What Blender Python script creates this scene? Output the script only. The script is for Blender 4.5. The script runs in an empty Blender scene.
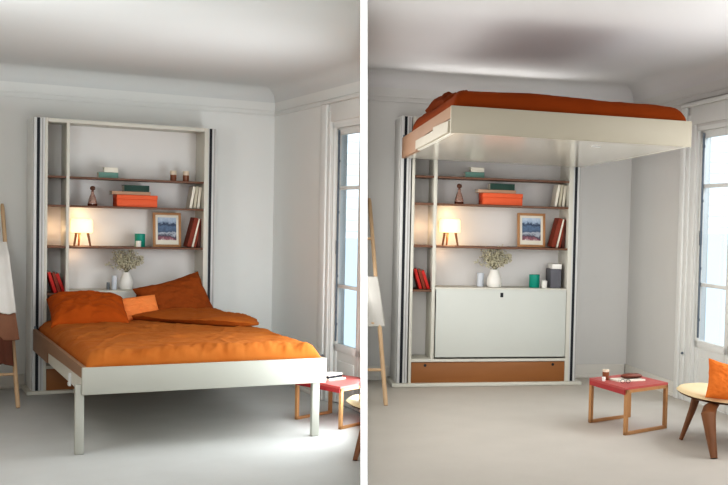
import bpy, bmesh, math, random
from mathutils import Matrix, Vector, noise
from math import sin, cos, pi, radians

random.seed(7)
scene = bpy.context.scene
COL = scene.collection

# ------------------------------------------------------------------ helpers
def lin(c):
    c = c / 255.0
    return c / 12.92 if c <= 0.04045 else ((c + 0.055) / 1.055) ** 2.4

def rgb(r, g, b):
    return (lin(r), lin(g), lin(b), 1.0)

def mat(name, col, rough=0.6, col2=None, scale=8.0, bump=0.0, bscale=60.0, metal=0.0,
        stretch=(1, 1, 1), spec=0.4, sheen=0.0, detail=4.0, emit=None, estr=0.0, trans=0.0, alpha=1.0, sss=0.0):
    m = bpy.data.materials.new(name)
    m.use_nodes = True
    nt = m.node_tree
    b = nt.nodes['Principled BSDF']
    b.inputs['Base Color'].default_value = col
    b.inputs['Roughness'].default_value = rough
    b.inputs['Metallic'].default_value = metal
    b.inputs['Specular IOR Level'].default_value = spec
    if sheen:
        b.inputs['Sheen Weight'].default_value = sheen
        b.inputs['Sheen Roughness'].default_value = 0.5
    if trans:
        b.inputs['Transmission Weight'].default_value = trans
    if alpha < 1:
        b.inputs['Alpha'].default_value = alpha
    if emit:
        b.inputs['Emission Color'].default_value = emit
        b.inputs['Emission Strength'].default_value = estr
    tc = nt.nodes.new('ShaderNodeTexCoord')
    mp = nt.nodes.new('ShaderNodeMapping')
    mp.inputs['Scale'].default_value = stretch
    nt.links.new(tc.outputs['Object'], mp.inputs['Vector'])
    if col2 is not None:
        n = nt.nodes.new('ShaderNodeTexNoise')
        n.inputs['Scale'].default_value = scale
        n.inputs['Detail'].default_value = detail
        r = nt.nodes.new('ShaderNodeMix')
        r.data_type = 'RGBA'
        nt.links.new(mp.outputs['Vector'], n.inputs['Vector'])
        nt.links.new(n.outputs['Fac'], r.inputs[0])
        r.inputs[6].default_value = col
        r.inputs[7].default_value = col2
        nt.links.new(r.outputs[2], b.inputs['Base Color'])
    if bump:
        n2 = nt.nodes.new('ShaderNodeTexNoise')
        n2.inputs['Scale'].default_value = bscale
        n2.inputs['Detail'].default_value = 3.0
        bp = nt.nodes.new('ShaderNodeBump')
        bp.inputs['Strength'].default_value = bump
        bp.inputs['Distance'].default_value = 0.01
        nt.links.new(mp.outputs['Vector'], n2.inputs['Vector'])
        nt.links.new(n2.outputs['Fac'], bp.inputs['Height'])
        nt.links.new(bp.outputs['Normal'], b.inputs['Normal'])
    return m

M = {}
def mk():
    M['wall'] = mat('wall_paint', rgb(241, 242, 240), 0.85, rgb(237, 238, 235), 2.5, 0.05, 90)
    M['wallleft'] = mat('light_dimming_wall_paint', rgb(186, 172, 156), 0.85, rgb(180, 166, 150), 2.5)  # unseen wall; tone made up to dim and warm the left side
    M['wallR'] = mat('wall_paint_dimmed', rgb(222, 221, 218), 0.85, rgb(217, 216, 213), 2.5, 0.05, 90)  # same wall paint, the right room's dimmer light put into its colour
    M['ceilingR'] = mat('ceiling_paint_right', rgb(224, 223, 223), 0.9, rgb(219, 218, 218), 1.5)  # slightly darker copy of the ceiling paint for the right room
    M['ceiling'] = mat('ceiling_paint', rgb(226, 228, 227), 0.9, rgb(222, 224, 223), 1.5)
    M['trim'] = mat('trim_paint', rgb(230, 227, 220), 0.6, rgb(224, 221, 214), 4)
    M['floor'] = mat('floor_screed', rgb(198, 199, 197), 0.62, rgb(185, 185, 182), 3.5, 0.06, 40, detail=6)
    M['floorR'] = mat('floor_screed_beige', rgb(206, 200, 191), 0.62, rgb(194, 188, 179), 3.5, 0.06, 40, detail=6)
    M['divider'] = mat('glowing_divider_paint', rgb(252, 252, 251), 0.8, rgb(249, 249, 248), 3, emit=(1, 1, 1, 1), estr=0.75)  # wall end given its own white glow, no lamp there
    M['cream'] = mat('cream_lacquer', rgb(216, 214, 204), 0.45, rgb(211, 209, 198), 5)
    M['flap'] = mat('white_flap', rgb(207, 210, 204), 0.45, rgb(203, 206, 200), 4)
    M['gloss'] = mat('glossy_underside', rgb(214, 210, 198), 0.16, rgb(211, 207, 195), 3, spec=.7)
    M['bedcream'] = mat('bed_lacquer', rgb(178, 178, 169), 0.45, rgb(173, 173, 164), 5)  # cream lacquer darkened in colour to offset the strong front light
    M['bedcreamR'] = mat('bed_lacquer_shaded', rgb(170, 163, 146), 0.45, rgb(165, 158, 141), 5)  # bed lacquer with the right room's weaker front light in its colour
    M['panel'] = mat('white_back_panel', rgb(232, 230, 228), 0.6, rgb(227, 225, 222), 3)
    M['rail'] = mat('rail_aluminium', rgb(214, 214, 212), 0.45, rgb(206, 207, 206), 30, stretch=(1, 1, .05))
    M['railgrey'] = mat('rail_grey', rgb(176, 174, 172), 0.5, rgb(166, 165, 163), 20)
    M['black'] = mat('black_slot', rgb(20, 24, 34), 0.5, rgb(14, 17, 26), 20)
    M['shelf'] = mat('walnut_shelf', rgb(128, 92, 72), 0.5, rgb(98, 68, 52), 12, stretch=(.15, 1, 1))
    M['caramel'] = mat('caramel_wood', rgb(158, 104, 56), 0.5, rgb(140, 90, 46), 9, stretch=(.12, 1, 1), bump=.03)
    M['taupe'] = mat('taupe_wood', rgb(156, 122, 96), 0.55, rgb(138, 105, 80), 10, stretch=(1, .15, 1))
    M['wood'] = mat('oak_wood', rgb(196, 150, 104), 0.5, rgb(170, 122, 78), 14, stretch=(1, 1, .12))
    M['woodlight'] = mat('pale_oak', rgb(216, 186, 152), 0.5, rgb(196, 164, 128), 14, stretch=(1, 1, .12))
    M['walnut'] = mat('walnut_leg', rgb(136, 88, 52), 0.45, rgb(108, 66, 38), 12, stretch=(1, 1, .12))
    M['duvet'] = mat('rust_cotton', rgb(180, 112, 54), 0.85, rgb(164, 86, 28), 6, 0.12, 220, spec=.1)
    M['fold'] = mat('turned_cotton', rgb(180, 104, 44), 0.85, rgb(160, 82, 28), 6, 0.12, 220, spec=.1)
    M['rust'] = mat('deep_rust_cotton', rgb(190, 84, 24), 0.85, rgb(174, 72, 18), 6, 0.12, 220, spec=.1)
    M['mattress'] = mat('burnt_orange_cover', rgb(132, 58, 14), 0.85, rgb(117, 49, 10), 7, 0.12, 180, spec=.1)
    M['pillow'] = mat('rust_pillow_cotton', rgb(176, 86, 26), 0.85, rgb(158, 70, 20), 6, 0.12, 220, spec=.1)
    M['pillow2'] = mat('brown_rust_cotton', rgb(152, 78, 32), 0.85, rgb(136, 66, 25), 6, 0.12, 220, spec=.1)
    M['apricot'] = mat('apricot_cotton', rgb(240, 150, 88), 0.85, rgb(232, 132, 70), 8, 0.1, 200, spec=.1)
    M['orangecush'] = mat('orange_cotton', rgb(232, 132, 62), 0.85, rgb(222, 116, 46), 8, 0.1, 200, spec=.1)
    M['white'] = mat('white_ceramic', rgb(238, 236, 230), 0.35, rgb(232, 230, 224), 6)
    M['bluewhite'] = mat('pale_blue_ceramic', rgb(214, 220, 228), 0.4, rgb(206, 213, 222), 6)
    M['greyglass'] = mat('smoked_glass', rgb(140, 145, 150), 0.15, rgb(125, 130, 136), 6, trans=.3)
    M['teal'] = mat('teal_ceramic', rgb(10, 150, 130), 0.4, rgb(6, 136, 118), 8)
    M['tealbook'] = mat('teal_cloth', rgb(128, 168, 156), 0.7, rgb(112, 152, 142), 9)
    M['darkgreen'] = mat('dark_green_cloth', rgb(50, 82, 72), 0.7, rgb(40, 70, 62), 9)
    M['orangebox'] = mat('orange_card', rgb(236, 108, 64), 0.6, rgb(230, 98, 54), 9)
    M['orangedark'] = mat('orange_card_side', rgb(214, 82, 40), 0.6, rgb(204, 74, 34), 9)
    M['tan'] = mat('tan_card', rgb(196, 160, 134), 0.6, rgb(182, 146, 120), 9)
    M['paper'] = mat('paper_pages', rgb(236, 230, 216), 0.8, rgb(222, 214, 198), 30, stretch=(1, 1, .1))
    M['whitecover'] = mat('ivory_cover', rgb(240, 236, 222), 0.6, rgb(230, 224, 208), 10)
    M['ivory2'] = mat('dull_ivory_cover', rgb(204, 198, 178), 0.6, rgb(192, 186, 166), 10)
    M['rustcover'] = mat('rust_cover', rgb(142, 58, 34), 0.6, rgb(124, 48, 27), 10)
    M['redcover'] = mat('red_cover', rgb(200, 40, 32), 0.6, rgb(180, 32, 26), 10)
    M['darkcover'] = mat('dark_brown_cover', rgb(92, 44, 32), 0.6, rgb(78, 36, 26), 10)
    M['shade'] = mat('glowing_shade', rgb(255, 244, 214), 0.6, rgb(255, 240, 205), 5, emit=rgb(255, 222, 158), estr=1.25)
    M['amber'] = mat('amber_glass', rgb(238, 200, 184), 0.12, rgb(230, 188, 170), 8, trans=.7)
    M['darkamber'] = mat('brown_glass', rgb(96, 44, 26), 0.25, rgb(84, 36, 20), 8)
    M['stopper'] = mat('brown_cork', rgb(112, 74, 56), 0.6, rgb(96, 60, 44), 20)
    M['candle'] = mat('amber_candle', rgb(140, 84, 54), 0.3, rgb(124, 70, 44), 10)
    M['candlewax'] = mat('pale_wax', rgb(226, 210, 190), 0.6, rgb(216, 198, 176), 10)
    M['glass'] = mat('clear_glass', rgb(240, 244, 246), 0.05, None, trans=.9)
    M['stem'] = mat('dry_stem', rgb(142, 138, 110), 0.8, rgb(122, 118, 92), 20)
    M['blossom'] = mat('dry_blossom', rgb(222, 216, 194), 0.85, rgb(190, 184, 156), 30)
    M['redtop'] = mat('brick_red_lacquer', rgb(186, 92, 88), 0.42, rgb(178, 84, 80), 6)
    M['redapron'] = mat('crimson_lacquer', rgb(172, 58, 60), 0.45, rgb(164, 52, 54), 6)
    M['seat'] = mat('cream_leather', rgb(236, 214, 172), 0.5, rgb(228, 204, 160), 7)
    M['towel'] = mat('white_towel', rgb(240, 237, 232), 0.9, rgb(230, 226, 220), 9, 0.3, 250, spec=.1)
    M['shadedtowel'] = mat('shaded_white_towel', rgb(206, 204, 198), 0.9, rgb(196, 193, 187), 9, 0.3, 250, spec=.1)  # white towel, colour darkened to offset the strong light beside it
    M['browncloth'] = mat('brown_linen', rgb(168, 124, 100), 0.9, rgb(140, 98, 76), 5, 0.2, 250)
    M['darkcloth'] = mat('chestnut_linen', rgb(116, 72, 56), 0.9, rgb(98, 58, 44), 5, 0.2, 250)
    M['caseleather'] = mat('brown_leather', rgb(128, 70, 52), 0.35, rgb(112, 58, 42), 12)
    M['steel'] = mat('grey_steel', rgb(112, 122, 132), 0.4, rgb(96, 106, 116), 15, metal=.2)
    M['slate'] = mat('slate_card', rgb(112, 112, 118), 0.6, rgb(88, 88, 96), 10)
    M['winpaint'] = mat('window_paint', rgb(236, 237, 234), 0.5, rgb(230, 231, 228), 5)
    # window glass: thin, mostly clear
    m = bpy.data.materials.new('window_glass'); m.use_nodes = True
    nt = m.node_tree; nt.nodes.clear()
    out = nt.nodes.new('ShaderNodeOutputMaterial'); mx = nt.nodes.new('ShaderNodeMixShader')
    tr = nt.nodes.new('ShaderNodeBsdfTransparent'); gl = nt.nodes.new('ShaderNodeBsdfGlossy')
    tr.inputs[0].default_value = (.93, .97, 1, 1); gl.inputs['Roughness'].default_value = 0.03
    mx.inputs[0].default_value = 0.06
    nt.links.new(tr.outputs[0], mx.inputs[1]); nt.links.new(gl.outputs[0], mx.inputs[2]); nt.links.new(mx.outputs[0], out.inputs[0])
    M['winglass'] = m
    # facade opposite: pale louvres, daylight put in as emission
    m = mat('selflit_louvre_facade', rgb(236, 240, 243), 0.7, emit=rgb(226, 236, 242), estr=0.78)
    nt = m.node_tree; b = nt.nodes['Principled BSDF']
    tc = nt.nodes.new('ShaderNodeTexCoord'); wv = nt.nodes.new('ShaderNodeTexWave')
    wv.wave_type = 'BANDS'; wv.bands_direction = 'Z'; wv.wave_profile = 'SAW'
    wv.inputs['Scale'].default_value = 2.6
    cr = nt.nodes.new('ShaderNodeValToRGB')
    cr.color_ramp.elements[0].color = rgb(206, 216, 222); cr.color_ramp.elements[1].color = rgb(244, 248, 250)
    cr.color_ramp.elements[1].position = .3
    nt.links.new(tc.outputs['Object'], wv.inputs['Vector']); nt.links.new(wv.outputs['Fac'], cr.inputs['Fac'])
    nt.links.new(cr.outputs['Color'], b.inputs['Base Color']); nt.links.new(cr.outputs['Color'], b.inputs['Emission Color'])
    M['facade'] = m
    M['facadelow'] = mat('selflit_blue_facade', rgb(222, 234, 240), 0.7, rgb(212, 226, 234), 1.2, emit=rgb(216, 230, 238), estr=0.78)  # smooth lower facade, self-lit to brighten the window view
    # picture: hazy blue town view
    m = mat('picture_print', rgb(210, 215, 220), 0.5)
    nt = m.node_tree; b = nt.nodes['Principled BSDF']
    tc = nt.nodes.new('ShaderNodeTexCoord'); n = nt.nodes.new('ShaderNodeTexNoise')
    n.inputs['Scale'].default_value = 19; n.inputs['Detail'].default_value = 6; n.inputs['Roughness'].default_value = .7
    sp = nt.nodes.new('ShaderNodeSeparateXYZ'); nt.links.new(tc.outputs['Generated'], sp.inputs[0])
    nt.links.new(tc.outputs['Object'], n.inputs['Vector'])
    mul = nt.nodes.new('ShaderNodeMath'); mul.operation = 'MULTIPLY_ADD'
    mul.inputs[1].default_value = 0.55; 
    nt.links.new(n.outputs['Fac'], mul.inputs[0])
    z2 = nt.nodes.new('ShaderNodeMath'); z2.operation = 'MULTIPLY'; z2.inputs[1].default_value = 0.75
    nt.links.new(sp.outputs['Z'], z2.inputs[0]); nt.links.new(z2.outputs[0], mul.inputs[2])
    cr = nt.nodes.new('ShaderNodeValToRGB'); e = cr.color_ramp.elements
    e[0].position = .2; e[0].color = rgb(226, 226, 222)
    e[1].position = 1.0; e[1].color = rgb(198, 212, 226)
    for pos, c in ((.30, (150, 92, 104)), (.40, (66, 64, 82)), (.50, (188, 196, 206)), (.58, (70, 88, 116)), (.70, (96, 122, 152)), (.80, (40, 56, 84)), (.88, (160, 182, 206))):
        k = e.new(pos); k.color = rgb(*c)
    nt.links.new(mul.outputs[0], cr.inputs['Fac']); nt.links.new(cr.outputs['Color'], b.inputs['Base Color'])
    M['print'] = m
mk()

class MB:
    """collects shapes into one mesh"""
    def __init__(self): self.bm = bmesh.new()
    def _merge(self, b2, mtx=None):
        if mtx is not None: b2.transform(mtx)
        me = bpy.data.meshes.new('tmp'); b2.to_mesh(me); b2.free()
        self.bm.from_mesh(me); bpy.data.meshes.remove(me)
    def box(self, x0, x1, y0, y1, z0, z1, bev=0.0, mtx=None, seg=2):
        b = bmesh.new(); bmesh.ops.create_cube(b, size=1.0)
        for v in b.verts:
            v.co = Vector(((x0 + x1) / 2 + v.co.x * (x1 - x0), (y0 + y1) / 2 + v.co.y * (y1 - y0), (z0 + z1) / 2 + v.co.z * (z1 - z0)))
        if bev:
            bev = min(bev, .45 * min(abs(x1 - x0), abs(y1 - y0), abs(z1 - z0)))
            bmesh.ops.bevel(b, geom=list(b.edges), offset=bev, segments=seg, profile=.5, affect='EDGES')
        self._merge(b, mtx); return self
    def prism(self, poly, axis, a, b_, mtx=None):
        """extrude a closed 2D polygon along an axis ('x','y','z') from a to b_"""
        b = bmesh.new()
        def co(p, t):
            if axis == 'x': return (t, p[0], p[1])
            if axis == 'y': return (p[0], t, p[1])
            return (p[0], p[1], t)
        r0 = [b.verts.new(co(p, a)) for p in poly]; r1 = [b.verts.new(co(p, b_)) for p in poly]
        n = len(poly)
        b.faces.new(r0); b.faces.new(r1[::-1])
        for i in range(n): b.faces.new((r0[i], r1[i], r1[(i + 1) % n], r0[(i + 1) % n]))
        bmesh.ops.recalc_face_normals(b, faces=b.faces)
        self._merge(b, mtx); return self
    def tube(self, pts, rad, n=10, rads=None, flat=None):
        b = bmesh.new(); pts = [Vector(p) for p in pts]; rings = []
        up = Vector((0.123, .21, .97))
        for i, p in enumerate(pts):
            t = (pts[min(i + 1, len(pts) - 1)] - pts[max(i - 1, 0)]).normalized()
            a = t.cross(up)
            if a.length < .05: a = t.cross(Vector((1, 0, 0)))
            a.normalize(); c = a.cross(t).normalized()
            r = rads[i] if rads else rad
            rings.append([b.verts.new(p + a * cos(2 * pi * k / n) * r + c * sin(2 * pi * k / n) * r * (flat or 1)) for k in range(n)])
        for i in range(len(rings) - 1):
            for k in range(n): b.faces.new((rings[i][k], rings[i][(k + 1) % n], rings[i + 1][(k + 1) % n], rings[i + 1][k]))
        b.faces.new(rings[0][::-1]); b.faces.new(rings[-1])
        bmesh.ops.recalc_face_normals(b, faces=b.faces)
        self._merge(b); return self
    def lathe(self, prof, cx=0, cy=0, n=28, mtx=None):
        b = bmesh.new(); rings = []
        for r, z in prof:
            if r < 1e-5: rings.append([b.verts.new((cx, cy, z))])
            else: rings.append([b.verts.new((cx + r * cos(2 * pi * k / n), cy + r * sin(2 * pi * k / n), z)) for k in range(n)])
        for i in range(len(rings) - 1):
            A, B = rings[i], rings[i + 1]
            for k in range(n):
                k2 = (k + 1) % n
                if len(A) == 1 and len(B) == 1: continue
                if len(A) == 1: b.faces.new((A[0], B[k2], B[k]))
                elif len(B) == 1: b.faces.new((A[k], A[k2], B[0]))
                else: b.faces.new((A[k], A[k2], B[k2], B[k]))
        bmesh.ops.recalc_face_normals(b, faces=b.faces)
        self._merge(b, mtx); return self
    def grid(self, f, nu, nv, close_u=False):
        """surface from f(u,v), u,v in 0..1"""
        b = bmesh.new()
        V = [[b.verts.new(f(i / nu, j / nv)) for j in range(nv + 1)] for i in range(nu + 1)]
        for i in range(nu):
            for j in range(nv): b.faces.new((V[i][j], V[i + 1][j], V[i + 1][j + 1], V[i][j + 1]))
        self._merge(b); return self
    def transform(self, m): self.bm.transform(m); return self
    def clip(self, co, no):
        """keep the side opposite to no"""
        g = list(self.bm.verts) + list(self.bm.edges) + list(self.bm.faces)
        r = bmesh.ops.bisect_plane(self.bm, geom=g, plane_co=co, plane_no=no, clear_outer=True)
        ed = [e for e in r['geom_cut'] if isinstance(e, bmesh.types.BMEdge)]
        if ed:
            try: bmesh.ops.holes_fill(self.bm, edges=ed, sides=0)
            except Exception: pass
        return self
    def empty(self): return len(self.bm.faces) == 0
    def build(self, name, material, parent=None, mtx=None, smooth=True, angle=35):
        bmesh.ops.remove_doubles(self.bm, verts=self.bm.verts, dist=1e-6)
        me = bpy.data.meshes.new(name); self.bm.to_mesh(me); self.bm.free()
        me.materials.append(material)
        if smooth:
            for p in me.polygons: p.use_smooth = True
            me.set_sharp_from_angle(angle=radians(angle))
        o = bpy.data.objects.new(name, me); COL.objects.link(o)
        if parent is not None: o.parent = parent
        if mtx is not None:
            if parent is None: o.matrix_world = mtx
            else: o.matrix_local = mtx
        return o

def tag(o, label=None, cat=None, group=None, kind=None):
    if label: o['label'] = label
    if cat: o['category'] = cat
    if group: o['group'] = group
    if kind: o['kind'] = kind
    return o

def T(x, y, z): return Matrix.Translation((x, y, z))
def RZ(a): return Matrix.Rotation(a, 4, 'Z')
def RX(a): return Matrix.Rotation(a, 4, 'X')
def RY(a): return Matrix.Rotation(a, 4, 'Y')

def thing(name, m, label, cat, group=None):
    o = bpy.data.objects.new(name, None); COL.objects.link(o)
    o.empty_display_size = .1
    o.matrix_world = m
    return tag(o, label, cat, group)

# ------------------------------------------------------------------ the two rooms
# each room has its own frame: x along the back wall, y into the wall, z up; origin = foot of the left guide rail
ROOM = {
    'L': T(-4.312107645531709, 8.861292586007563, 0) @ RZ(0.5639509366480924),
    'R': T(-1.4161092563923656, 8.771159040189875, 0.15571035455382898) @ RZ(0.28086284316934446),
}
CAMH = 1.4722162794499551
D = 0.4112; CX = 1.98675
WALLANG = {'L': -0.00822, 'R': 0.03817}
def WALLM(r): return ROOM[r] @ T(CX, D, 0) @ RZ(-pi / 2 + WALLANG[r])   # x: from the corner towards the viewer, y: outward
# party wall between the rooms: a thin wall whose narrow end faces the viewer
PN = Vector((0.980932600583021, 0.19338576998925194, 0.019317791775860883))   # points right
PD = Vector((-0.1934218636599557, 0.9811156826074636, 0.0)); PU = PD.cross(-PN)
HALF = 0.0160; P0 = PD * 5.5 + Vector((0, 0, CAMH))
def clip_left(mb, mtx, gap=0.004):
    """trim a shape given in frame mtx so it stays on the left of the party wall"""
    inv = mtx.inverted()
    co = inv @ (P0 - PN * (HALF + gap)); no = (inv.to_3x3() @ PN).normalized()
    return mb.clip(co, no)
def clip_right(mb, mtx, gap=0.004):
    inv = mtx.inverted()
    co = inv @ (P0 + PN * (HALF + gap)); no = (inv.to_3x3() @ -PN).normalized()
    return mb.clip(co, no)

DIM = {
    'L': dict(A=1.3216, H=2.19, ci=2.62, pr=2.385, in0=.068, dv=.203, dv1=.227, in1=1.270, pa=1.304, co=1.366,
              sh=(1.738, 1.508, 1.178), desk=.822, plank=.225, zs=1.0),
    'R': dict(A=1.3825, H=2.113, ci=2.50, pr=2.275, in0=.078, dv=.228, dv1=.254, in1=1.326, pa=1.356, co=1.415,
              sh=(1.660, 1.448, 1.113), desk=.785, plank=.218, zs=.957),
}
SIDE = {'L': 'left room', 'R': 'right room'}
CAB = {'L': 'lowered-bed cabinet', 'R': 'raised-bed cabinet'}

def struct(mb, name, material, mtx, label, parent=None):
    o = mb.build(name, material, parent, mtx)
    tag(o, kind='structure')
    if parent is None: tag(o, label, name.split('_')[0])
    return o

def shell(r):
    m = ROOM[r]; d = DIM[r]; s = SIDE[r]; ci = d['ci']
    clipf = clip_left if r == 'L' else clip_right
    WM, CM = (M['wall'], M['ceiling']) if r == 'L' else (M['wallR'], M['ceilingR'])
    xl, xr, yf = (-1.35, CX + .12, -6.2) if r == 'L' else (-2.0, CX + .4, -5.4)
    fl = MB().box(xl - .1, xr, yf - 1.3, D + .12, -.12, 0)
    if r == 'L': fl = MB().box(xl - .1, 3.2, yf - 1.3, D + .12, -.12, 0)
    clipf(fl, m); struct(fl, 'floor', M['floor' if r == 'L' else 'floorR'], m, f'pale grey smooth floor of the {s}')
    ce = MB().box(xl - .1, xr, yf - 1.3, D + .12, ci, ci + .1)
    clipf(ce, m); struct(ce, 'ceiling', CM, m, f'white plain ceiling of the {s}')
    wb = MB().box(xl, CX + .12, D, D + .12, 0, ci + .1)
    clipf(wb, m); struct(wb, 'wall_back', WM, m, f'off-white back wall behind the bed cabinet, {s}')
    # picture rail and cove on the back wall
    pr = d['pr']
    def rail(mb, x0, x1):
        for z0, z1, t in ((pr - .018, pr - .006, .012), (pr + .02, pr + .032, .009)):
            mb.box(x0, x1, D - t, D, z0, z1, .003)
        return mb
    t1 = clipf(rail(MB(), xl, CX), m); struct(t1, 'trim_1' if r == 'L' else 'trim_4', WM, m, f'thin picture rail along the back wall of the {s}')
    R = .13
    poly = [(D, ci), (D, ci - R)] + [(D - R + R * cos(a), ci - R + R * sin(a)) for a in [pi / 2 * k / 8 for k in range(1, 8)]] + [(D - R, ci)]
    cv = clipf(MB().prism(poly, 'x', xl, CX), m); struct(cv, 'trim_2' if r == 'L' else 'trim_5', CM, m, f'rounded ceiling cove above the back wall of the {s}')
    # right wall with french window
    w = WALLM(r)
    if r == 'L': t0, tA, tB, z0, z1, tend, tcas = 1.565, 1.585, 2.75, .0, 2.26, 3.3, 1.347
    else: t0, tA, tB, z0, z1, tend, tcas = 1.275, 1.36, 2.55, .0, 2.12, 4.9, 1.122
    zt = {'L': 2.20, 'R': 2.06}[r]
    wr = MB()
    wr.box(0, tA, 0, .12, 0, ci + .1); wr.box(tA, tB, 0, .12, zt, ci + .1); wr.box(tB, tend, 0, .12, 0, ci + .1)
    if r == 'L': clip_left(wr, w)
    struct(wr, 'wall_right', WM, w, f'off-white side wall with the tall window, {s}')
    # cove along right wall
    poly2 = [(0, ci), (0, ci - R)] + [(-R + R * cos(a), ci - R + R * sin(a)) for a in [pi / 2 * k / 8 for k in range(1, 8)]] + [(-R, ci)]
    cv2 = MB().prism(poly2, 'x', 0, tend)
    if r == 'L': clip_left(cv2, w)
    struct(cv2, 'trim_3' if r == 'L' else 'trim_6', CM, w, f'rounded ceiling cove above the window wall of the {s}')
    pr2 = MB()
    for za, zb_, t in ((pr - .018, pr - .006, .012), (pr + .02, pr + .032, .009)): pr2.box(0, tend, -t, 0, za, zb_, .003)
    if r == 'L': clip_left(pr2, w)
    struct(pr2, 'trim_7' if r == 'L' else 'trim_8', WM, w, f'thin picture rail along the window wall of the {s}')
    # baseboards
    def bb(mb, a, b_, y):
        mb.box(a, b_, y - .016, y, 0, .115, .004); mb.box(a, b_, y - .022, y, 0, .03, .004); return mb
    bl = clipf(bb(MB(), xl, -.05, D), m); bb(bl, d['co'] + .05, CX - .02, D)
    struct(bl, 'baseboard_back', M['trim'], m, f'white baseboard under the back wall, {s}')
    br = bb(MB(), 0.02, tcas - .01, 0); 
    if tB + .3 < tend: bb(br, tB + .2, tend, 0)
    if r == 'L': clip_left(br, w)
    struct(br, 'baseboard_right', M['trim'], w, f'white baseboard under the window wall, {s}')
    # french window
    win = thing('window_1' if r == 'L' else 'window_2', w, f'tall white french window in the {s}', 'window'); tag(win, kind='structure')
    def part(mb, name, material, parent=win):
        if r == 'L': clip_left(mb, w)
        if mb.empty(): return None
        o = mb.build(name, material, parent); tag(o, kind='structure'); return o
    cas = MB()
    ctop = {'L': 2.365, 'R': 2.215}[r]
    cas.box(tcas, t0 - .07, -.028, 0, 0, ctop, .006); cas.box(t0 - .07, t0, -.016, 0, 0, ctop - .06, .006)
    cas.box(tB, tB + .2, -.028, 0, 0, ctop, .006)
    cas.box(tcas, tB + .2, -.034, 0, ctop, ctop + .03, .006); cas.box(t0, tB, -.014, 0, zt + .02, ctop, .005)
    cas.box(t0, tA, -.006, 0, 0, zt + .03, .003)
    part(cas, 'window_casing', M['winpaint'])
    jam = MB().box(tA, tA + .03, .0, .1, 0, zt).box(tB - .03, tB, .0, .1, 0, zt).box(tA, tB, 0, .1, zt - .03, zt)
    part(jam, 'window_frame', M['winpaint'])
    mids = {'L': (.93, 1.70), 'R': (.891, 1.62)}[r]; sill = {'L': .475, 'R': .476}[r]
    tm = (tA + tB) / 2
    for k, (a, b_) in enumerate(((tA + .03, tm - .002), (tm + .002, tB - .03))):
        lf = MB(); st = .055
        lf.box(a, a + st, .022, .062, .01, zt - .03, .006); lf.box(b_ - st, b_, .022, .062, .01, zt - .03, .006)
        lf.box(a, b_, .022, .062, zt - .085, zt - .03, .006); lf.box(a, b_, .022, .062, sill - .06, sill, .006)
        for z in mids: lf.box(a + st, b_ - st, .026, .058, z - .014, z + .014, .004)
        lf.box(a + st, b_ - st, .034, .05, .01, sill - .05)
        lf.box(a + st + .05, b_ - st - .05, .026, .05, .10, sill - .13, .008)
        leaf = part(lf, 'window_leaf', M['winpaint'])
        if leaf is None: continue
        zz = [sill] + list(mids) + [zt - .085]
        for q in range(3):
            part(MB().box(a + st - .004, b_ - st + .004, .040, .044, zz[q] + .002, zz[q + 1] - .002), 'window_pane', M['winglass'], leaf)
        if k == 0:
            bo = MB().tube([(a + .075, .014, sill + .02), (a + .075, .014, zt - .1)], .0085, 8)
            bo.box(a + .062, a + .088, .004, .02, 1.18, 1.29, .004).box(a + .066, a + .084, .006, .02, zt - .16, zt - .05, .003)
            for z in (.62, 1.0, 1.5, 1.9): bo.box(a + .066, a + .084, .008, .024, z, z + .02, .002)
            part(bo, 'espagnolette_bolt', M['steel'], leaf)
    kn = MB().lathe([(0, 0), (.009, .001), (.011, .01), (.006, .018), (0, .02)], mtx=T(tcas + .16, -.02, .36) @ RX(pi / 2), n=12)
    part(kn, 'window_knob', M['steel'])

shell('L'); shell('R')
# left wall of the left room
m = ROOM['L']
wl = MB().box(-1.47, -1.35, -6.5, D + .12, 0, 2.72)
struct(wl, 'wall_left', M['wallleft'], m, 'unseen wall on the far left, toned dark to dim the ladder side')
# party wall
pm = Matrix(((PD.x, -PN.x, PU.x, P0.x), (PD.y, -PN.y, PU.y, P0.y), (PD.z, -PN.z, PU.z, P0.z), (0, 0, 0, 1)))
pw = MB().box(.012, 7.6, -HALF, HALF, -1.75, 1.6)
pwo = struct(pw, 'wall_middle', M['wall'], pm, 'thin dividing wall with a glowing white end between both rooms')
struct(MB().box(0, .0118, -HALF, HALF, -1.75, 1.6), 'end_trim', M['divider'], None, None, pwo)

# facades across the street, seen through the windows
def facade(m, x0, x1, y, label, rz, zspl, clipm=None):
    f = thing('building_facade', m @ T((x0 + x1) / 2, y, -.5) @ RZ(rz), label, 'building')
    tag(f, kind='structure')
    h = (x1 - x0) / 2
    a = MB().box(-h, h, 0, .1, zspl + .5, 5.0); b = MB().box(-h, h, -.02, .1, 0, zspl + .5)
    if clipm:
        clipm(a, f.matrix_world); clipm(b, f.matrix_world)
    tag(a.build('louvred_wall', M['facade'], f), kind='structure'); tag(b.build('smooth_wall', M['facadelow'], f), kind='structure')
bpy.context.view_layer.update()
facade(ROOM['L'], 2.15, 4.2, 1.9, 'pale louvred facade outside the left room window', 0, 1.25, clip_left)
facade(ROOM['R'], 2.6, 6.6, 3.0, 'pale louvred facade outside the right room window', 0, 1.25)

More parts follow.
